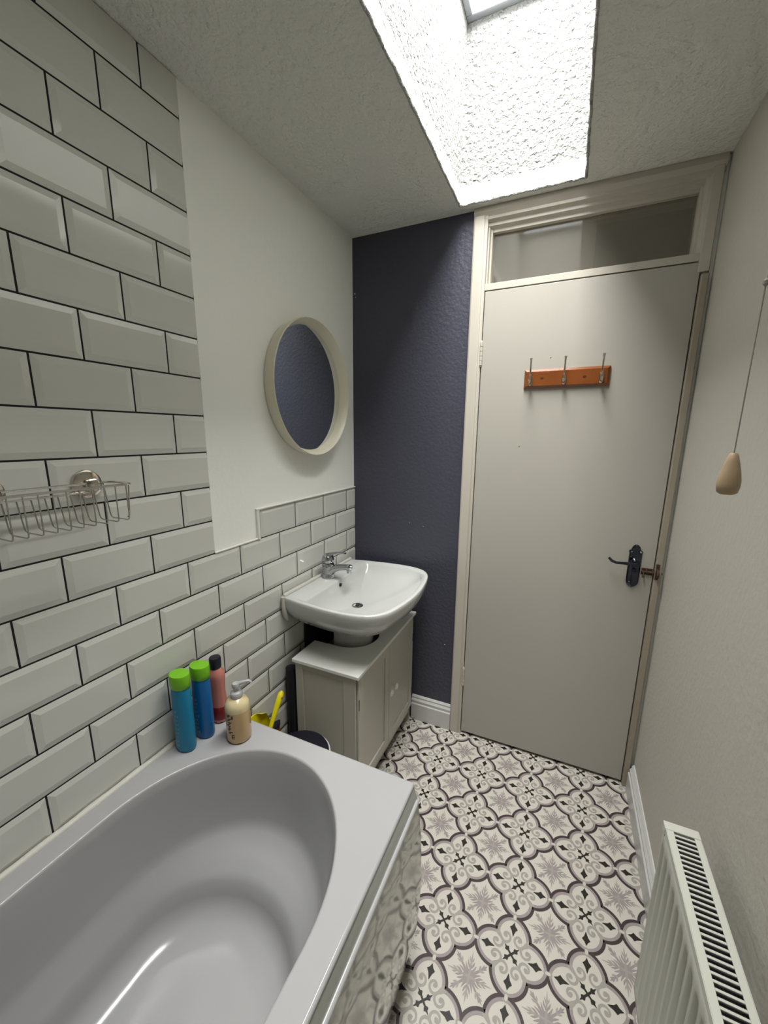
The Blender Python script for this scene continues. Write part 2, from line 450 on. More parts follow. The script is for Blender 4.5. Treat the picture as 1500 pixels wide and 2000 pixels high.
# handle with back plate
hx, hz = 1.226, 0.968
m = MB()
def plate_outline(scale):
    pts = []
    for (x, z) in [(-0.021, -0.062), (-0.019, -0.074), (-0.010, -0.084), (0, -0.088), (0.010, -0.084), (0.019, -0.074), (0.021, -0.062),
                   (0.021, 0.048), (0.023, 0.056), (0.016, 0.062), (0.012, 0.074), (0.006, 0.080), (0, 0.083), (-0.006, 0.080), (-0.012, 0.074), (-0.016, 0.062), (-0.023, 0.056), (-0.021, 0.048)]:
        pts.append((x*scale, z*(1-(1-scale)*0.4)))
    return pts
YD = D-0.008
m.loft([[(hx+x, y, hz+z) for x, z in plate_outline(s)] for y, s in ((YD, 1), (YD-0.004, 1), (YD-0.008, 0.82), (YD-0.0085, 0.7))])
m.lathe([(0.015, 0), (0.015, -0.006), (0.011, -0.010), (0.011, -0.016), (0.008, -0.02)], 'y', (hx, YD-0.007, hz+0.015), 24)
hp = m.build('handle_plate', DKCHROME, door)
m = MB()
lv = [(hx, YD-0.02, hz+0.015), (hx, YD-0.040, hz+0.015), (hx-0.012, YD-0.048, hz+0.016), (hx-0.04, YD-0.050, hz+0.016), (hx-0.065, YD-0.050, hz+0.015), (hx-0.080, YD-0.050, hz+0.020), (hx-0.092, YD-0.050, hz+0.032)]
m.tube(lv, [0.007, 0.008, 0.008, 0.0055, 0.0050, 0.0055, 0.0045], 12)
m.build('lever', DKCHROME, hp)
m = MB(); m.lathe([(0.0085, 0), (0.0085, -0.003), (0.007, -0.010), (0.004, -0.011)], 'y', (hx+0.001, YD-0.0085, hz-0.018), 18); m.build('lock_knob', BLACKP, hp)
for dx, dz in ((-0.014, 0.054), (0.016, 0.054), (-0.010, -0.066)):
    m = MB(); m.lathe([(0.0035, 0), (0.0025, -0.002)], 'y', (hx+dx, YD-0.0072, hz+dz), 10); m.build('screw', CHROME, hp)
# rusty bolt
bt = thing('door_bolt', 'small rusty barrel bolt screwed to the door right of the black handle', 'bolt', (1.272, YD, 0.945))
m = MB(); m.box(1.252, 1.296, YD-0.003, YD, 0.936, 0.962); m.build('base_plate', RUST, bt, bevel=0.001)
m = MB(); m.tube([(1.250, YD-0.008, 0.949), (1.318, YD-0.008, 0.949)], 0.0045, 12)
m.build('sliding_rod', RUST, bt)
m = MB(); m.tube([(1.258, YD-0.008, 0.949), (1.258, YD-0.016, 0.938), (1.258, YD-0.018, 0.928)], [0.003, 0.003, 0.0045], 10); m.build('pull_knob', RUST, bt)
m = MB()
for x in (1.268, 1.288): m.tube([(x, YD-0.001, 0.940), (x, YD-0.011, 0.942), (x, YD-0.014, 0.949), (x, YD-0.011, 0.956), (x, YD-0.001, 0.958)], 0.0025, 8)
m.build('guide_loops', RUST, bt)
kp = thing('bolt_keep', 'rusty bolt socket fixed on the door frame beside the bolt', 'bolt socket', (1.304, D-0.022, 0.95))
m = MB(); m.tube([(1.300, D-0.024, 0.934), (1.300, D-0.038, 0.937), (1.300, D-0.044, 0.949), (1.300, D-0.038, 0.961), (1.300, D-0.024, 0.964)], 0.0045, 8)
m.build('staple', RUST, kp)
m = MB(); m.box(1.2945, 1.306, D-0.0245, D-0.022, 0.925, 0.985); m.build('keep_plate', RUST, kp)
# pine coat rack
cr = thing('coat_rack', 'varnished pine coat rack with three hooks on the door', 'coat rack', (0.921, YD, 1.667))
m = MB()
x0, x1, z0, z1 = 0.773, 1.068, 1.632, 1.702
m.loft([[(x0, YD, z0), (x1, YD, z0), (x1, YD, z1), (x0, YD, z1)], [(x0, YD-0.008, z0), (x1, YD-0.008, z0), (x1, YD-0.008, z1), (x0, YD-0.008, z1)],
        [(x0+0.009, YD-0.017, z0+0.009), (x1-0.009, YD-0.017, z0+0.009), (x1-0.009, YD-0.017, z1-0.009), (x0+0.009, YD-0.017, z1-0.009)]])
board = m.build('board', PINE, cr, smooth=0)
for x, z in ((0.838, 1.668), (0.985, 1.667)):
    m = MB(); m.lathe([(0.0045, 0), (0.004, -0.001)], 'y', (x, YD-0.0168, z), 14, sx=1.4); m.build('knot', KNOT, board)
for x in (0.797, 0.916, 1.040):
    m = MB(); yb = YD-0.017
    m.loft([[(x+0.009*cos(a)*s, yb-dy, 1.661+0.020*sin(a)*s) for a in [2*pi*i/20 for i in range(20)]] for s, dy in ((1, 0), (1, 0.002), (0.8, 0.005), (0.4, 0.006))])
    m.tube([(x, yb-0.004, 1.662), (x, yb-0.020, 1.664), (x, yb-0.028, 1.680), (x, yb-0.026, 1.705), (x, yb-0.032, 1.728), (x, yb-0.036, 1.738)], [0.005, 0.004, 0.0035, 0.003, 0.0032, 0.0055], 10)
    m.tube([(x, yb-0.004, 1.656), (x, yb-0.020, 1.648), (x, yb-0.032, 1.650), (x, yb-0.036, 1.662)], [0.005, 0.004, 0.004, 0.0055], 10)
    m.build('hook', NICKEL, cr)

# hallway behind the transom pane
m = MB()
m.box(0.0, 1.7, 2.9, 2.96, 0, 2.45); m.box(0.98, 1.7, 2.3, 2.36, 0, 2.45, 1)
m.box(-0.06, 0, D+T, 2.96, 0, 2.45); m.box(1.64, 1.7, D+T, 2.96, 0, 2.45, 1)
m.box(-0.06, 1.7, D+T, 2.96, 2.40, 2.45)
m.box(-0.06, 1.7, D+T, 2.96, -0.05, 0.0)
struct(m.build('wall_hall', [HALL, HALLD]))
# seal of the wall above frame to the hall
m = MB(); m.box(-0.06, 1.7, D+T, D+T+0.02, 2.24, 2.45); struct(m.build('wall_lintel', HALL))

# skirtings -------------------------------------------------------------------
def skirt_prof(d, h):
    return [(0, 0), (-d, 0), (-d, h*0.66), (-d*0.75, h*0.70), (-d*0.80, h*0.80), (-d*0.45, h*0.88), (-d*0.5, h*0.93), (-d*0.2, h), (0, h)]
m = MB(); prism_x(m, [(D+y, z) for y, z in skirt_prof(0.017, 0.135)], 0.338, 0.5428)
struct(m.build('baseboard_back', SKIRT))
m = MB()
prof = skirt_prof(0.019, 0.122)
m.loft([[(W+y, yy, z) for y, z in prof] for yy in (YN, D-0.03)])
struct(m.build('baseboard_right', SKIRT))

# bath --------------------------------------------------------------------------
TZ = 0.585; BX0, BX1, BY0, BY1 = 0.0085, 0.680, -0.885, 0.816
bath = thing('bathtub', 'white built-in bath with oval basin and shiny side panel along the tiled wall', 'bathtub', (0.34, 0, 0))
def bath_ring(cx, a, cyf, bf, cyn, bn, z, N=96, e=1.0):
    out = []
    for i in range(N):
        t = 2*pi*i/N; c_, s_ = cos(t), sin(t)
        x = cx + a*math.copysign(abs(c_)**e, c_)
        y = (cyf + bf*abs(s_)**1.0) if s_ >= 0 else (cyn - bn*abs(s_)**1.0)
        out.append((x, y, z))
    return out
def bath_shell():
    bm = bmesh.new()
    N = 96
    spec = [  # cx, a, cyf, bf, cyn, bn, z
        (0.345, 0.2790, 0.420, 0.3365, -0.45, 0.341, TZ),
        (0.345, 0.2755, 0.420, 0.3330, -0.45, 0.337, TZ-0.0014),
        (0.345, 0.2735, 0.420, 0.3310, -0.45, 0.335, TZ-0.0055),
        (0.344, 0.2710, 0.419, 0.327, -0.45, 0.330, TZ-0.03),
        (0.340, 0.2620, 0.419, 0.312, -0.45, 0.315, TZ-0.12),
        (0.335, 0.2540, 0.418, 0.300, -0.44, 0.300, TZ-0.195),
        (0.334, 0.2500, 0.417, 0.294, -0.44, 0.295, TZ-0.214),
        (0.333, 0.2440, 0.415, 0.284, -0.44, 0.288, TZ-0.228),
        (0.333, 0.2340, 0.409, 0.254, -0.43, 0.27, TZ-0.252),
        (0.333, 0.2240, 0.403, 0.222, -0.42, 0.25, TZ-0.278),
        (0.333, 0.2190, 0.401, 0.208, -0.42, 0.24, TZ-0.295),
        (0.332, 0.2150, 0.398, 0.202, -0.41, 0.23, TZ-0.325),
        (0.332, 0.2090, 0.394, 0.194, -0.40, 0.21, TZ-0.350),
        (0.332, 0.1930, 0.385, 0.176, -0.40, 0.20, TZ-0.370),
        (0.330, 0.1550, 0.360, 0.140, -0.38, 0.17, TZ-0.3805),
        (0.325, 0.0800, 0.300, 0.080, -0.35, 0.10, TZ-0.386),
    ]
    rings = []
    for s in spec:
        rings.append([bm.verts.new(p) for p in bath_ring(*s, N=N)])
    for k in range(len(rings)-1):
        for i in range(N):
            j = (i+1) % N
            f = bm.faces.new((rings[k][i], rings[k+1][i], rings[k+1][j], rings[k][j])); f.smooth = True
    f = bm.faces.new(rings[-1]); f.smooth = True
    # outer edge (rounded rectangle) with rounded lip
    def rect(o, z, r=0.007, n=6):
        pts = []
        x0, x1, y0, y1 = BX0, BX1+o, BY0-o, BY1+o
        for (cx, cy, a0) in ((x1-r, y1-r, 0), (x0+r, y1-r, pi/2), (x0+r, y0+r, pi), (x1-r, y0+r, 3*pi/2)):
            for i in range(n+1):
                a = a0 + (pi/2)*i/n
                pts.append((cx+r*cos(a), cy+r*sin(a), z))
        return pts
    outs = []
    for o, z in ((-0.006, TZ), (-0.002, TZ-0.0012), (0.0, TZ-0.005), (0.0, TZ-0.009), (-0.003, TZ-0.011), (-0.02, TZ-0.011)):
        outs.append([bm.verts.new(p) for p in rect(o, z)])
    n = len(outs[0])
    for k in range(len(outs)-1):
        for i in range(n):
            j = (i+1) % n
            f = bm.faces.new((outs[k][i], outs[k+1][i], outs[k+1][j], outs[k][j])); f.smooth = True
    # flat deck
    e1 = [bm.edges.get((rings[0][i], rings[0][(i+1) % N])) for i in range(N)]
    e2 = [bm.edges.get((outs[0][i], outs[0][(i+1) % n])) for i in range(n)]
    bmesh.ops.triangle_fill(bm, use_beauty=True, use_dissolve=False, edges=e1+e2)
    for f in bm.faces:
        if all(abs(v.co.z-TZ) < 1e-6 for v in f.verts): f.smooth = False
    bmesh.ops.recalc_face_normals(bm, faces=bm.faces)
    dk = [f for f in bm.faces if all(abs(v.co.z-TZ) < 1e-6 for v in f.verts)][0]
    if dk.normal.z < 0: bmesh.ops.reverse_faces(bm, faces=bm.faces)
    me = bpy.data.meshes.new('shell'); bm.to_mesh(me); bm.free(); me.materials.append(ACRYL)
    o = bpy.data.objects.new('shell', me); COL.objects.link(o); attach(o, bath)
bath_shell()
# bowed side panel
m = MB(); prof = []
for i in range(25):
    t = i/24; z = 0.004 + t*(TZ-0.050)
    tab = [(0.0, 0.680), (0.07, 0.694), (0.137, 0.702), (0.21, 0.7075), (0.30, 0.710), (0.39, 0.7075), (0.47, 0.703), (0.511, 0.698), (0.56, 0.689)]
    for (za, xa_), (zb2, xb_) in zip(tab, tab[1:]):
        if za <= z <= zb2: prof.append((xa_+(xb_-xa_)*(z-za)/(zb2-za)-0.002, z)); break
xs = [p[0] for p in prof]
ring = lambda y: [(x, y, z) for x, z in prof] + [(x-0.006, y, z) for x, z in prof[::-1]]
m.loft([ring(BY0+0.03), ring(BY1-0.008)])
m.build('side_panel', PANEL, bath, smooth=40)
m = MB()
m.tube([(prof[-1][0]-0.002, BY0+0.03, TZ-0.047), (prof[-1][0]-0.002, BY1-0.008, TZ-0.047)], 0.007, 14)
m.build('panel_rail', ACRYL, bath)
m = MB(); m.loft([[(x, y, z) for x, z in ((0.667, TZ-0.0112), (0.6790, TZ-0.0112), (0.6900, TZ-0.045), (0.667, TZ-0.045))] for y in (BY0, BY1-0.003)]); m.build('rim_strip', PANEL, bath, bevel=0.001)
m = MB(); m.box(0.05, 0.655, BY1-0.03, BY1-0.022, 0.0, TZ-0.043); m.build('end_panel', ACRYL, bath)
m = MB(); m.lathe([(0.036, 0.0), (0.036, 0.003), (0.028, 0.006), (0.012, 0.0065)], 'z', (0.302, -0.36, TZ-0.3865), 30); m.build('plug', CHROME, bath)
# sealant bead along the wall
m = MB(); n = 120; pts = []; rs = []
for i in range(n+1):
    y = YN+0.1 + (BY1-YN-0.1)*i/n
    pts.append((0.0125, y, TZ-0.001)); rs.append(0.0088+0.0006*sin(i*0.9)+random.uniform(-0.0004, 0.0004))
m.tube(pts, rs, 12); m.build('sealant_bead', CAULK, bath)
# boxed pipe ledge behind the bath
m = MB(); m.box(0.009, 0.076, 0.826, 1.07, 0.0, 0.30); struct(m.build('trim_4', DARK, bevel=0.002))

m = MB(); m.tube([(0.036, 1.150, 0.0), (0.036, 1.150, 0.545)], 0.021, 20); struct(m.build('gap_shade', DARK))  # added dark upright standing in for the shade between wall and cabinet
# bottles ------------------------------------------------------------------------
def shampoo(label, x, y, body_m, h, turn, tilt):
    t = thing('shampoo_bottle', label, 'bottle', (x, y, TZ+0.0003), 'blue bottles on the bath ledge')
    m = MB(); hb = h-0.040
    rr = [(0.80, 0.0), (0.93, 0.002), (1.0, 0.008), (1.0, hb*0.35), (0.97, hb*0.7), (0.93, hb-0.004), (0.90, hb)]
    m.lathe([(0.030*a, z) for a, z in rr], 'z', (x, y, TZ+0.0003), 40, sx=1.0, sy=0.78)
    b = m.build('bottle_body', body_m, t, smooth=50)
    m = MB()
    m.lathe([(0.0272, hb), (0.0290, hb+0.002), (0.0295, hb+0.014), (0.030, hb+0.034), (0.0285, hb+0.039), (0.020, hb+0.040)], 'z', (x, y, TZ+0.0003), 40, sx=1.0, sy=0.80)
    c = m.build('cap', GREEN, t, smooth=50)
    # pale printed strokes down the wall side of the bottle
    m = MB()
    for i in range(9):
        z = TZ + 0.02 + i*0.013; a = -0.55*pi + random.uniform(-0.1, 0.1)
        for q in range(2):
            a1 = a + q*0.22; w = 0.10
            P = []
            for dz, da in ((0, 0), (0, w), (0.007+0.002*q, w+0.06), (0.007, 0.04)):
                P.append((x+0.0306*cos(a1+da), y+0.0306*0.78*sin(a1+da), z+dz))
            m.add(P, [(0, 1, 2, 3)])
    m.build('printed_mark', WINK, b, smooth=0)
    return t
b1 = shampoo('light blue shampoo bottle with flat green cap, nearest the camera on the bath ledge', 0.056, 0.652, BLUE, 0.232, 0, 0)
b2 = shampoo('deeper blue bottle with green flip cap between the light blue and pink bottles', 0.062, 0.712, BLUE2, 0.226, 0, 0)
# pink bottle
x, y = 0.052, 0.776
t = thing('shower_gel_bottle', 'pink bottle with black screw cap at the back of the bath ledge', 'bottle', (x, y, TZ+0.0003))
m = MB(); m.lathe([(0.022, 0), (0.026, 0.004), (0.0275, 0.012), (0.0275, 0.06), (0.0245, 0.095), (0.025, 0.12), (0.027, 0.148), (0.025, 0.166), (0.017, 0.176), (0.015, 0.180)], 'z', (x, y, TZ+0.0003), 40, sy=0.85)
bb = m.build('bottle_body', PINK, t, smooth=50)
m = MB(); m.lathe([(0.0276, 0.012), (0.0282, 0.014), (0.0282, 0.052), (0.0277, 0.055)], 'z', (x, y, TZ+0.0003), 40, sy=0.85, cap0=False, cap1=False); m.build('wrap_label', RED, bb)
m = MB(); m.lathe([(0.0165, 0.178), (0.017, 0.180), (0.017, 0.208), (0.0155, 0.211), (0.004, 0.2115)], 'z', (x, y, TZ+0.0003), 32); m.build('cap', BLACKP, t, smooth=40)
# beige hand wash with pump
x, y = 0.162, 0.745
t = thing('hand_wash_bottle', 'round beige hand wash bottle with clear pump on the bath corner', 'bottle', (x, y, TZ+0.0003))
m = MB(); m.lathe([(0.028, 0), (0.0325, 0.003), (0.0345, 0.010), (0.0345, 0.098)], 'z', (x, y, TZ+0.0003), 48, cap1=False)
m.lathe([(0.0345, 0.098), (0.0345, 0.108), (0.032, 0.118), (0.025, 0.127), (0.017, 0.131), (0.015, 0.133)], 'z', (x, y, TZ+0.0003), 48, mi=1, cap0=False)
bb = m.build('bottle_body', [BEIGE, BEIGET], t, smooth=50)
m = MB(); m.lathe([(0.015, 0.131), (0.0165, 0.133), (0.0165, 0.147), (0.014, 0.150), (0.006, 0.151), (0.006, 0.162), (0.010, 0.163), (0.011, 0.170), (0.009, 0.175), (0.002, 0.176)], 'z', (x, y, TZ+0.0003), 28)
m.tube([(x, y, TZ+0.170), (x+0.015, y+0.012, TZ+0.176), (x+0.028, y+0.022, TZ+0.178), (x+0.033, y+0.026, TZ+0.172)], [0.006, 0.005, 0.0042, 0.0035], 12)
m.build('pump', CLEARP, t, smooth=50)
# dark print on its left flank: a smudged picture and a letter E below it
m = MB(); zb = TZ+0.0003
ang0 = math.atan2(0-y, 0.956-x)      # direction of the camera side
def patch(a0, a1, z0, z1):
    n = 3; P = []
    for i in range(n+1):
        a = a0+(a1-a0)*i/n
        P.append((x+0.0348*cos(a), y+0.0348*sin(a), z0)); P.append((x+0.0348*cos(a), y+0.0348*sin(a), z1))
    m.add([Vector(p)+Vector((0, 0, zb)) for p in P], [(2*i, 2*i+2, 2*i+3, 2*i+1) for i in range(n)])
aE = ang0-0.62
patch(aE-0.02, aE+0.06, 0.020, 0.034)
for zz in (0.020, 0.0258, 0.0316): patch(aE+0.06, aE+0.24, zz, zz+0.0028)
for i in range(16):
    zz = 0.036+i*0.0038; a = aE-0.32+0.10*sin(i*1.7); patch(a, a+0.22+0.12*sin(i*2.3), zz, zz+0.0032)
patch(aE+0.02, aE+0.12, 0.084, 0.094); patch(aE+0.02, aE+0.2, 0.084, 0.087); patch(aE+0.14, aE+0.2, 0.084, 0.094)
m.build('printed_mark', INK, bb, smooth=0)

# dustpan and brush, bin behind the bath -------------------------------------------
t = thing('dustpan', 'yellow plastic dustpan leaning on the tiles behind the bath', 'dustpan', (0.03, 0.93, 0.30))
m = MB(); n = 14
def scoop(off):
    r = []
    for i in range(n+1):
        a = pi*i/n; u = -cos(a); 
        r.append((0.014+off+0.020*(1-sin(a)) , 0.945+0.062*u, 0.0))
    return r
rings = []
for (z, s, dx) in ((0.3005, 1.0, 0.010), (0.35, 1.0, 0.008), (0.41, 0.95, 0.006), (0.445, 0.75, 0.003), (0.458, 0.35, 0.001)):
    o_ = [(p[0]+dx-0.004, 0.95+(p[1]-0.945)*s, z) for p in scoop(0)]
    i_ = [(p[0]+dx, 0.95+(p[1]-0.945)*s, z) for p in scoop(0)]
    rings.append(o_+i_[::-1])
m.loft(rings); m.build('scoop', YELLOW, t, smooth=50)
t = thing('hand_brush', 'yellow handled brush with orange bristles standing beside the dustpan', 'brush', (0.06, 1.0, 0.30))
bx0 = 0.066
m = MB(); m.tube([(bx0, 0.960, 0.345), (bx0, 0.985, 0.412), (bx0, 1.006, 0.444), (bx0, 1.030, 0.480), (bx0, 1.048, 0.503), (bx0, 1.053, 0.510)], [0.009, 0.008, 0.009, 0.011, 0.011, 0.004], 16)
m.build('handle', YELLOW, t, smooth=50)
m = MB(); m.lathe([(0.004, 0.0), (0.0045, 0.002)], 'x', (bx0+0.0095, 1.038, 0.492), 14); m.build('hanging_hole', ORANGE, t)
m = MB(); m.loft([[(bx0+0.013*cos(a)*s, 0.985+0.05*sin(a)*s, z) for a in [2*pi*i/20 for i in range(20)]] for z, s in ((0.382, 0.8), (0.386, 0.95), (0.402, 0.95), (0.406, 0.7))]); m.build('brush_head', BLACKP, t)
m = MB()
for i in range(60):
    a = random.uniform(0, 2*pi); q = sqrt(random.random())
    bx_, by_ = bx0+0.009*q*cos(a), 0.985+0.042*q*sin(a)
    m.tube([(bx_, by_, 0.383), (bx_+0.001*cos(a), by_+0.006*sin(a), 0.3005)], 0.0022, 5)
o_ = m.build('bristles', ORANGE, t)
o_['kind'] = 'stuff'
t = thing('waste_bin', 'round bin with black top in the gap between bath and cabinet', 'bin', (0.190, 0.985, 0))
m = MB(); m.lathe([(0.080, 0.0), (0.085, 0.004), (0.106, 0.335), (0.108, 0.342), (0.104, 0.342), (0.100, 0.33)], 'z', (0.190, 0.985, 0), 56, cap1=False); m.build('bin_body', BINW, t, smooth=40)
m = MB(); m.lathe([(0.1035, 0.326), (0.1035, 0.345), (0.100, 0.352), (0.07, 0.356), (0.02, 0.358)], 'z', (0.190, 0.985, 0), 56); m.build('bin_lid', BLACKP, t, smooth=40)

# vanity cabinet ---------------------------------------------------------------------
cab = thing('under_sink_cabinet', 'white two-door cabinet with cut-out top standing around the basin pedestal', 'cabinet', (0.2, 1.43, 0))
CX0, CX1, CY0, CY1, CZ = 0.066, 0.333, 1.143, 1.722, 0.600
m = MB()
ft = 0.014
m.box(CX0, CX1-0.016, CY0, CY0+ft, 0.0, CZ-0.014)         # near side
m.box(CX0, CX1-0.016, CY1-ft, CY1, 0.0, CZ-0.014)         # far side
m.box(CX0, CX1-0.018, CY0+ft, CY1-ft, 0.05, 0.064)
m.box(CX0, CX0+0.004, CY0+ft, 1.28, 0.05, CZ-0.014)
m.box(CX0, CX0+0.004, 1.545, CY1-ft, 0.05, CZ-0.014)
m.box(CX1-0.018, CX1-0.001, CY0, CY0+0.012, 0.0, CZ-0.014); m.box(CX1-0.018, CX1-0.001, CY1-0.012, CY1, 0.0, CZ-0.014)
m.box(CX1-0.018, CX1-0.001, CY0+0.012, CY1-0.012, CZ-0.022, CZ-0.014)
m.box(CX1-0.018, CX1-0.003, CY0+0.012, CY1-0.012, 0.05, 0.085)
# side frame (stiles and rails round a recessed panel)
for b in ((CX0, CX0+0.034, 0.0, CZ-0.014), (CX1-0.052, CX1-0.001, 0.0, CZ-0.014), (CX0+0.034, CX1-0.052, CZ-0.040, CZ-0.014), (CX0+0.034, CX1-0.052, 0.0, 0.07)):
    m.box(b[0], b[1], CY0-0.005, CY0, b[2], b[3])
m.build('carcass', CABW, cab, bevel=0.0012)
# top with U cut-out
bm = bmesh.new()
tx0, tx1, ty0, ty1 = 0.057, 0.350, 1.128, 1.735
cyc, rr = 1.405, 0.118
pts = [(tx0, ty0), (tx1, ty0), (tx1, ty1), (tx0, ty1), (tx0, cyc+rr)]
for i in range(1, 24):
    a = pi/2 - pi*i/24; pts.append((0.170+0.122*cos(a) if True else 0, cyc+rr*sin(a)))
pts.append((tx0, cyc-rr))
vb = [bm.verts.new((x, y, CZ-0.014)) for x, y in pts]; vt = [bm.verts.new((x, y, CZ)) for x, y in pts]
bm.faces.new(vb[::-1]); bm.faces.new(vt)
for i in range(len(pts)):
    j = (i+1) % len(pts); bm.faces.new((vb[i], vb[j], vt[j], vt[i]))
bmesh.ops.recalc_face_normals(bm, faces=bm.faces)
me = bpy.data.meshes.new('cabinet_top'); bm.to_mesh(me); bm.free(); me.materials.append(CABTOP)
o = bpy.data.objects.new('cabinet_top', me); COL.objects.link(o); attach(o, cab)
b_ = o.modifiers.new('bevel', 'BEVEL'); b_.width = 0.002; b_.segments = 2; b_.limit_method = 'ANGLE'
# doors
def cab_door(ya, yb, knob_y, hinge_y):
    m = MB(); x0 = CX1-0.002; x1 = CX1+0.008; z0, z1 = 0.088, CZ-0.024; w = 0.040
    m.box(x0, x0+0.004, ya, yb, z0, z1)
    m.box(x0, x1, ya, ya+w, z0, z1); m.box(x0, x1, yb-w, yb, z0, z1)
    m.box(x0, x1, ya+w, yb-w, z0, z0+w); m.box(x0, x1, ya+w, yb-w, z1-w, z1)
    d = m.build('door', CABW, cab, bevel=0.0012)
    k = MB(); k.lathe([(0.006, 0), (0.005, 0.008), (0.012, 0.016), (0.0145, 0.022), (0.011, 0.028), (0.003, 0.030)], 'x', (x1, knob_y, 0.365), 22)
    k.build('knob', CABTOP, d, smooth=50)
    for hz_ in (0.47, 0.17):
        k = MB(); k.box(x1-0.001, x1+0.0015, hinge_y-0.002, hinge_y+0.002, hz_-0.022, hz_+0.022); k.build('hinge', RUST, d)
cab_door(CY0+0.004, 1.4295, 1.405, CY0+0.007)
cab_door(1.4325, CY1-0.002, 1.458, CY1-0.006)

# basin ------------------------------------------------------------------------------
bas = thing('wash_basin', 'white ceramic wall basin above the cabinet in the corner', 'washbasin', (0.0, 1.408, 0.842))
BC = 1.408; BZ = 0.842; NB = 96
def basin_outline(inset=0.0, back=0.0095, z=BZ, k=1.0):
    """front-bowed rounded plan; returns NB points"""
    ctrl = [(0.0, -0.262), (0.06, -0.274), (0.14, -0.287), (0.24, -0.296), (0.33, -0.292), (0.395, -0.270), (0.436, -0.222),
            (0.456, -0.150), (0.468, -0.060), (0.470, 0.0)]
    full = ctrl + [(x, -y) for x, y in ctrl[-2::-1]]
    # Catmull sampling, even count
    c = [full[0]] + full + [full[-1]]; dense = []
    for i in range(1, len(c)-2):
        for q in range(12):
            t = q/12; p0, p1, p2, p3 = c[i-1], c[i], c[i+1], c[i+2]
            dense.append(tuple(0.5*((2*p1[j]) + (-p0[j]+p2[j])*t + (2*p0[j]-5*p1[j]+4*p2[j]-p3[j])*t*t + (-p0[j]+3*p1[j]-3*p2[j]+p3[j])*t**3) for j in (0, 1)))
    dense.append(full[-1])
    # inset along normal
    out = []
    for i, p in enumerate(dense):
        a = dense[max(i-1, 0)]; b = dense[min(i+1, len(dense)-1)]
        dx, dy = b[0]-a[0], b[1]-a[1]; l = sqrt(dx*dx+dy*dy)
        out.append((p[0]-dy/l*inset, p[1]+dx/l*inset))
    # close along the back
    xs = back
    out = [(max(x, xs), y) for x, y in out]
    y0, y1 = out[0][1], out[-1][1]
    nb = 24
    for i in range(1, nb): out.append((xs, y1+(y0-y1)*i/nb))
    # resample to NB by arc length, starting at the first point
    L = [0]
    for i in range(len(out)):
        a, b = out[i], out[(i+1) % len(out)]; L.append(L[-1]+sqrt((a[0]-b[0])**2+(a[1]-b[1])**2))
    res = []; j = 0
    for i in range(NB):
        s = L[-1]*i/NB
        while L[j+1] < s: j += 1
        a, b = out[j], out[(j+1) % len(out)]; t = (s-L[j])/max(L[j+1]-L[j], 1e-9)
        res.append((a[0]+(b[0]-a[0])*t, BC+a[1]+(b[1]-a[1])*t, z))
    return res
def blend(r, c, s, z, zs=None):
    return [(c[0]+(p[0]-c[0])*s[0], c[1]+(p[1]-c[1])*s[1], z) for p in r]
m = MB()
outer = basin_outline(0)
base = basin_outline(0.0)
under = [blend(base, (0.13, BC), (0.40, 0.34), 0.700), blend(base, (0.13, BC), (0.60, 0.53), 0.704), blend(base, (0.10, BC), (0.83, 0.79), 0.727), blend(base, (0.06, BC), (0.95, 0.925), 0.768),
         blend(base, (0.0, BC), (0.99, 0.985), 0.800), blend(base, (0, BC), (1, 1), 0.828), blend(base, (0, BC), (0.999, 0.999), 0.838)]
under = [[(max(p[0], 0.009), p[1], p[2]) for p in r] for r in under]
rim = [basin_outline(0.002, 0.009, 0.8415), basin_outline(0.006, 0.011, BZ), basin_outline(0.013, 0.012, BZ)]
inner = basin_outline(0.022, 0.105, BZ-0.004)
def sq(r, c, s, z, drop_front=0.0):
    return [(c[0]+(p[0]-c[0])*s, c[1]+(p[1]-c[1])*s, z) for p in r]
wc = (0.205, 1.395)
inn = [inner, basin_outline(0.030, 0.112, BZ-0.012), [(p[0]*0.97+0.012, BC+(p[1]-BC)*0.93, BZ-0.030) for p in inner],
       sq(inner, wc, 0.76, BZ-0.058), sq(inner, wc, 0.52, BZ-0.084), sq(inner, wc, 0.26, BZ-0.098), sq(inner, wc, 0.09, BZ-0.102)]
m.loft(under + rim + inn)
m.build('bowl', CERAM, bas, smooth=60)
m = MB(); m.lathe([(0.024, 0.0), (0.024, 0.0035), (0.019, 0.005), (0.018, 0.001), (0.004, 0.0)], 'z', (wc[0], wc[1], BZ-0.1025), 32); m.build('waste', CHROME, bas)
m = MB(); m.lathe([(0.010, 0.0), (0.008, 0.003)], 'z', (wc[0], wc[1], BZ-0.100), 16); m.build('plug', DARK, bas)
m = MB(); 
ovz = BZ-0.026
m.lathe([(0.0075, -0.004), (0.0075, 0.0012), (0.006, 0.0014)], 'x', (0.1185, 1.405, ovz), 20); m.build('overflow_hole', DARK, bas)
# half pedestal
m = MB()
def ped(z, s):
    r = []
    for i in range(33):
        a = -pi/2 + pi*i/32; r.append((0.150+0.135*cos(a)*s, BC+0.098*sin(a)*s, z))
    return r + [(0.125, BC+0.090*s, z), (0.125, BC-0.090*s, z)]
m.loft([ped(0.002, 0.80), ped(0.03, 0.82), ped(0.35, 0.80), ped(0.60, 0.86), ped(0.703, 0.92)])
m.build('pedestal', CERAM, bas, smooth=50)
m = MB(); n = 50; pts = []; rs = []
for i in range(n+1):
    pts.append((0.0185, BC-0.262+0.524*i/n, BZ+0.002+random.uniform(-.0006, .0006))); rs.append(0.0085+random.uniform(-.0012, .0012))
m.tube(pts, rs, 10)
pts = [(0.0195, BC-0.266, BZ), (0.0195, BC-0.266, 0.80), (0.0195, BC-0.258, 0.765), (0.0195, BC-0.245, 0.74)]
m.tube(pts, [0.008, 0.009, 0.010, 0.006], 10)
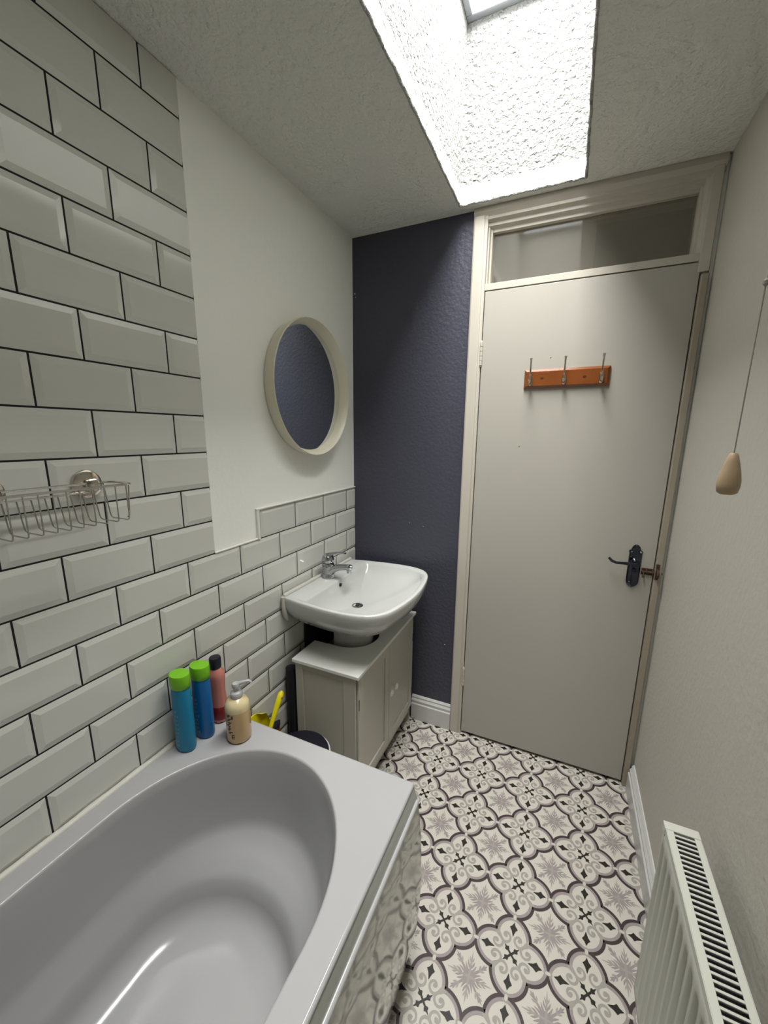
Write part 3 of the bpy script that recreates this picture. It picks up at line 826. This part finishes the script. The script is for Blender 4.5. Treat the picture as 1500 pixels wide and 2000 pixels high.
m.build('sealant_bead', CAULK, bas)
m = MB(); m.box(0.0095, 0.020, BC-0.128, BC+0.128, 0.50, 0.715); m.build('pedestal_shade', DARK, bas)  # added black panel, stands in for the shade behind the pedestal
# mixer tap
tap = thing('mixer_tap', 'chrome single lever mixer tap on the white basin', 'tap', (0.052, 1.408, BZ))
tx, ty = 0.054, 1.408
m = MB(); m.lathe([(0.0285, 0.0), (0.0285, 0.005), (0.0265, 0.010), (0.0255, 0.040), (0.026, 0.060), (0.0245, 0.064)], 'z', (tx, ty, BZ), 36); tb = m.build('tap_body', CHROME, tap, smooth=40)
m = MB(); m.tube([(tx+0.005, ty, BZ+0.026), (tx+0.030, ty, BZ+0.043), (tx+0.060, ty, BZ+0.052), (tx+0.095, ty, BZ+0.057), (tx+0.112, ty, BZ+0.058), (tx+0.119, ty, BZ+0.057)], [0.024, 0.0175, 0.0135, 0.0125, 0.0125, 0.008], 20)
m.lathe([(0.0115, 0.0), (0.0120, -0.020), (0.009, -0.022)], 'z', (tx+0.106, ty, BZ+0.054), 24)
m.build('spout', CHROME, tap, smooth=40)
m = MB(); m.lathe([(0.0240, 0.066), (0.0265, 0.069), (0.0265, 0.082), (0.0235, 0.094), (0.015, 0.102), (0.002, 0.104)], 'z', (tx, ty, BZ), 32)
lr = []
for (dx, dz, w, h) in ((-0.012, 0.096, 0.019, 0.009), (0.012, 0.104, 0.020, 0.008), (0.040, 0.112, 0.017, 0.005), (0.070, 0.117, 0.013, 0.004), (0.088, 0.1175, 0.008, 0.003)):
    lr.append([(tx+dx, ty+w*cos(2*pi*i/16), BZ+dz+h*sin(2*pi*i/16)) for i in range(16)])
m.loft(lr)
m.build('lever', CHROME, tap, smooth=40)
m = MB(); m.lathe([(0.004, 0), (0.0035, 0.002)], 'x', (tx+0.0235, ty, BZ+0.076), 14); m.build('indicator', BINW, tb)

# round mirror --------------------------------------------------------------------------
mir = thing('round_mirror', 'round wall mirror in deep off-white frame above the basin', 'mirror', (0.0, 1.362, 1.622))
mc = (0.0006, 1.362, 1.622)
m = MB(); m.lathe([(0.220, 0.0), (0.2455, 0.002), (0.2525, 0.046), (0.2505, 0.0495), (0.2485, 0.048), (0.232, 0.014), (0.232, 0.010)], 'x', mc, 96, cap0=True, cap1=False)
m.build('frame', MFRAME, mir, smooth=35)
m = MB(); m.lathe([(0.2325, 0.009), (0.2325, 0.0125), (0.231, 0.013)], 'x', mc, 96); m.build('mirror_glass', MIRROR, mir, smooth=0)

# wire basket with suction mounts -----------------------------------------------------------
rk = thing('shower_basket', 'steel wire shower basket on round suction mounts against the tiles', 'wire basket', (0.06, 0.4, 1.34))
zt_, zb_ = 1.345, 1.268; xa, xb = 0.032, 0.112; ye, yn = 0.553, 0.11
def rrect(x0, x1, y0, y1, z, r=0.016):
    pts = []
    for cx, cy, a0 in ((x1-r, y1-r, 0), (x0+r, y1-r, pi/2), (x0+r, y0+r, pi), (x1-r, y0+r, 1.5*pi)):
        for i in range(7):
            a = a0+pi/2*i/6; pts.append((cx+r*cos(a), cy+r*sin(a), z))
    return pts
m = MB(); m.tube(rrect(xa, xb, yn, ye, zt_), 0.0024, 8, closed=True); m.build('top_rail', STEEL, rk)
m = MB(); m.tube([(xa+0.004, yn+0.01, zt_-0.018), (xa+0.004, 0.505, zt_-0.018)], 0.0024, 8); m.build('mount_rail', STEEL, rk)
m = MB(); m.tube([(xa+0.002, yn+0.01, zt_-0.046), (xa+0.002, 0.515, zt_-0.046)], 0.0011, 8); m.build('back_wire', STEEL, rk)
k = 0; yv = ye-0.016
while yv > yn+0.01:
    m = MB()
    p = [(xb, yv, zt_), (xb-0.001, yv, zb_+0.008), (xb-0.003, yv, zb_+0.002), (xb-0.009, yv, zb_), (xa+0.024, yv, zb_), (xa+0.017, yv, zb_+0.003), (xa+0.014, yv, zb_+0.010), (xa+0.002, yv, zt_-0.018 if k else zt_)]
    m.tube(p, 0.0013, 7); m.build('wire', STEEL, rk); yv -= 0.0225; k += 1
m = MB(); m.tube([(xb, ye-0.010, zt_), (xb-0.004, ye-0.013, zb_+0.010), (xb-0.008, ye-0.015, zb_+0.006)], 0.0013, 7); m.build('wire', STEEL, rk)
for ys in (0.517, 0.345, 0.17):
    m = MB(); m.lathe([(0.030, 0.0), (0.031, 0.003), (0.0295, 0.007), (0.024, 0.010), (0.010, 0.012), (0.009, 0.024), (0.013, 0.026), (0.013, 0.034), (0.009, 0.037)], 'x', (0.0078, ys, 1.342), 40)
    m.build('suction_mount', NICKEL, rk, smooth=40)

# radiator ---------------------------------------------------------------------------------
rad = thing('radiator', 'white ribbed panel radiator with slotted top grille on the right wall', 'radiator', (1.26, 0.4, 0.1))
RX0, RX1, RY0, RY1, RZ0, RZ1 = 1.2265, 1.288, -0.30, 0.930, 0.105, 0.615
m = MB()
# front panel with pressed vertical flutes
ys = []; y_ = RY0+0.02
prof = [(RX0+0.004, RY0+0.006), (RX0, RY0+0.012)]
pitch = 0.0333
while y_+pitch < RY1-0.01:
    prof += [(RX0, y_), (RX0, y_+0.012), (RX0+0.007, y_+0.017), (RX0+0.007, y_+0.0285), (RX0, y_+pitch)]
    y_ += pitch
prof += [(RX0, RY1-0.010), (RX0+0.004, RY1-0.004)]
cl = []
for x_, yy in prof:
    if not cl or abs(yy-cl[-1][1]) > 1e-5: cl.append((x_, yy))
prof = cl
flat = [(RX0+0.0, yy) for x_, yy in prof]
rings = []
for z, pf in ((RZ0+0.004, [(RX0+0.005, yy) for _, yy in prof]), (RZ0+0.012, flat), (RZ0+0.030, flat), (RZ0+0.042, prof), (RZ1-0.058, prof), (RZ1-0.046, flat), (RZ1-0.018, flat), (RZ1-0.010, [(RX0+0.004, yy) for _, yy in prof])):
    rings.append([(a, b, z) for a, b in pf])
m.loft(rings, closed=False, cap0=False, cap1=False)
m.build('front_panel', RADW, rad, smooth=50, fix=True)
m = MB(); m.box(RX0+0.010, RX0+0.014, RY0+0.01, RY1-0.006, RZ0+0.01, RZ1-0.012); m.box(RX1-0.008, RX1-0.002, RY0+0.01, RY1-0.006, RZ0+0.01, RZ1-0.012)
m.build('back_panel', RADW, rad)
m = MB(); m.box(RX0+0.014, RX1-0.008, RY0+0.02, RY1-0.02, RZ0+0.02, RZ1-0.009); m.build('shaded_fins', DARK, rad)  # fins as one dark block, the shade in the slots put into its colour
for ya_, yb_ in ((RY1-0.006, RY1), (RY0, RY0+0.006)):
    m = MB(); m.box(RX0+0.001, RX1, ya_, yb_, RZ0+0.02, RZ1-0.004); m.build('side_cover', RADW, rad, bevel=0.002)
# top grille: two rails with cross bars between
m = MB()
gx0, gx1 = RX0+0.014, RX1-0.011
m.box(RX0+0.001, gx0, RY0, RY1-0.020, RZ1-0.004, RZ1-0.001); m.box(gx1, RX1, RY0, RY1-0.020, RZ1-0.004, RZ1-0.001)
m.box(RX0-0.0005, RX0+0.001, RY0, RY1-0.020, RZ1-0.014, RZ1-0.001)
m.box(RX1, RX1+0.0015, RY0, RY1-0.020, RZ1-0.012, RZ1-0.001)
yy = RY1-0.026
while yy > RY0+0.02:
    m.box(gx0, gx1, yy-0.0044, yy, RZ1-0.0038, RZ1-0.0012); yy -= 0.0112
m.build('top_grille', RADW, rad, bevel=0.0008)
m = MB(); m.box(RX0-0.0015, RX1+0.002, RY1-0.020, RY1+0.002, RZ1-0.022, RZ1); m.build('end_cap', RADW, rad, bevel=0.002)
for yb_ in (0.72, 0.0):
    for z0_, z1_ in ((RZ1-0.16, RZ1-0.10), (RZ0+0.06, RZ0+0.10)):
        m = MB(); m.box(RX1-0.002, W-0.0008, yb_-0.02, yb_+0.02, z0_, z1_); m.build('wall_bracket', RADW, rad)

# pull cord -----------------------------------------------------------------------------------
pc = thing('light_pull_cord', 'hanging light pull cord with turned wooden acorn on the right', 'pull cord', (1.176, 0.75, 1.37))
cx_, cy_ = 1.1755, 0.75
m = MB(); m.lathe([(0.0085, 0.0), (0.0125, 0.003), (0.0142, 0.012), (0.0142, 0.020), (0.0115, 0.036), (0.0080, 0.050), (0.0058, 0.058), (0.004, 0.0605)], 'z', (cx_, cy_, 1.3685), 32)
m.build('wooden_acorn', WOOD, pc, smooth=50)
m = MB(); m.tube([(cx_, cy_, 1.425), (cx_, cy_, 1.655)], 0.0009, 8)
m.tube([(cx_, cy_, 1.655), (cx_+0.002, cy_, 1.667), (cx_, cy_, 1.68), (cx_+0.001, cy_, ZC-0.03)], [0.0010, 0.0015, 0.0012, 0.0012], 8)
m.build('cord', CORD, pc)
m = MB(); m.lathe([(0.001, 0), (0.0035, 0.003), (0.0038, 0.007), (0.001, 0.010)], 'z', (cx_, cy_, 1.650), 12)
m.lathe([(0.001, 0), (0.0022, 0.002), (0.0024, 0.005), (0.001, 0.008)], 'z', (cx_+0.001, cy_, 1.672), 12); m.build('connector', CORD, pc)
m = MB(); m.lathe([(0.012, -0.03), (0.036, -0.026), (0.040, 0.0)], 'z', (cx_, cy_, ZC), 32); m.build('ceiling_switch', SKIRT, pc)
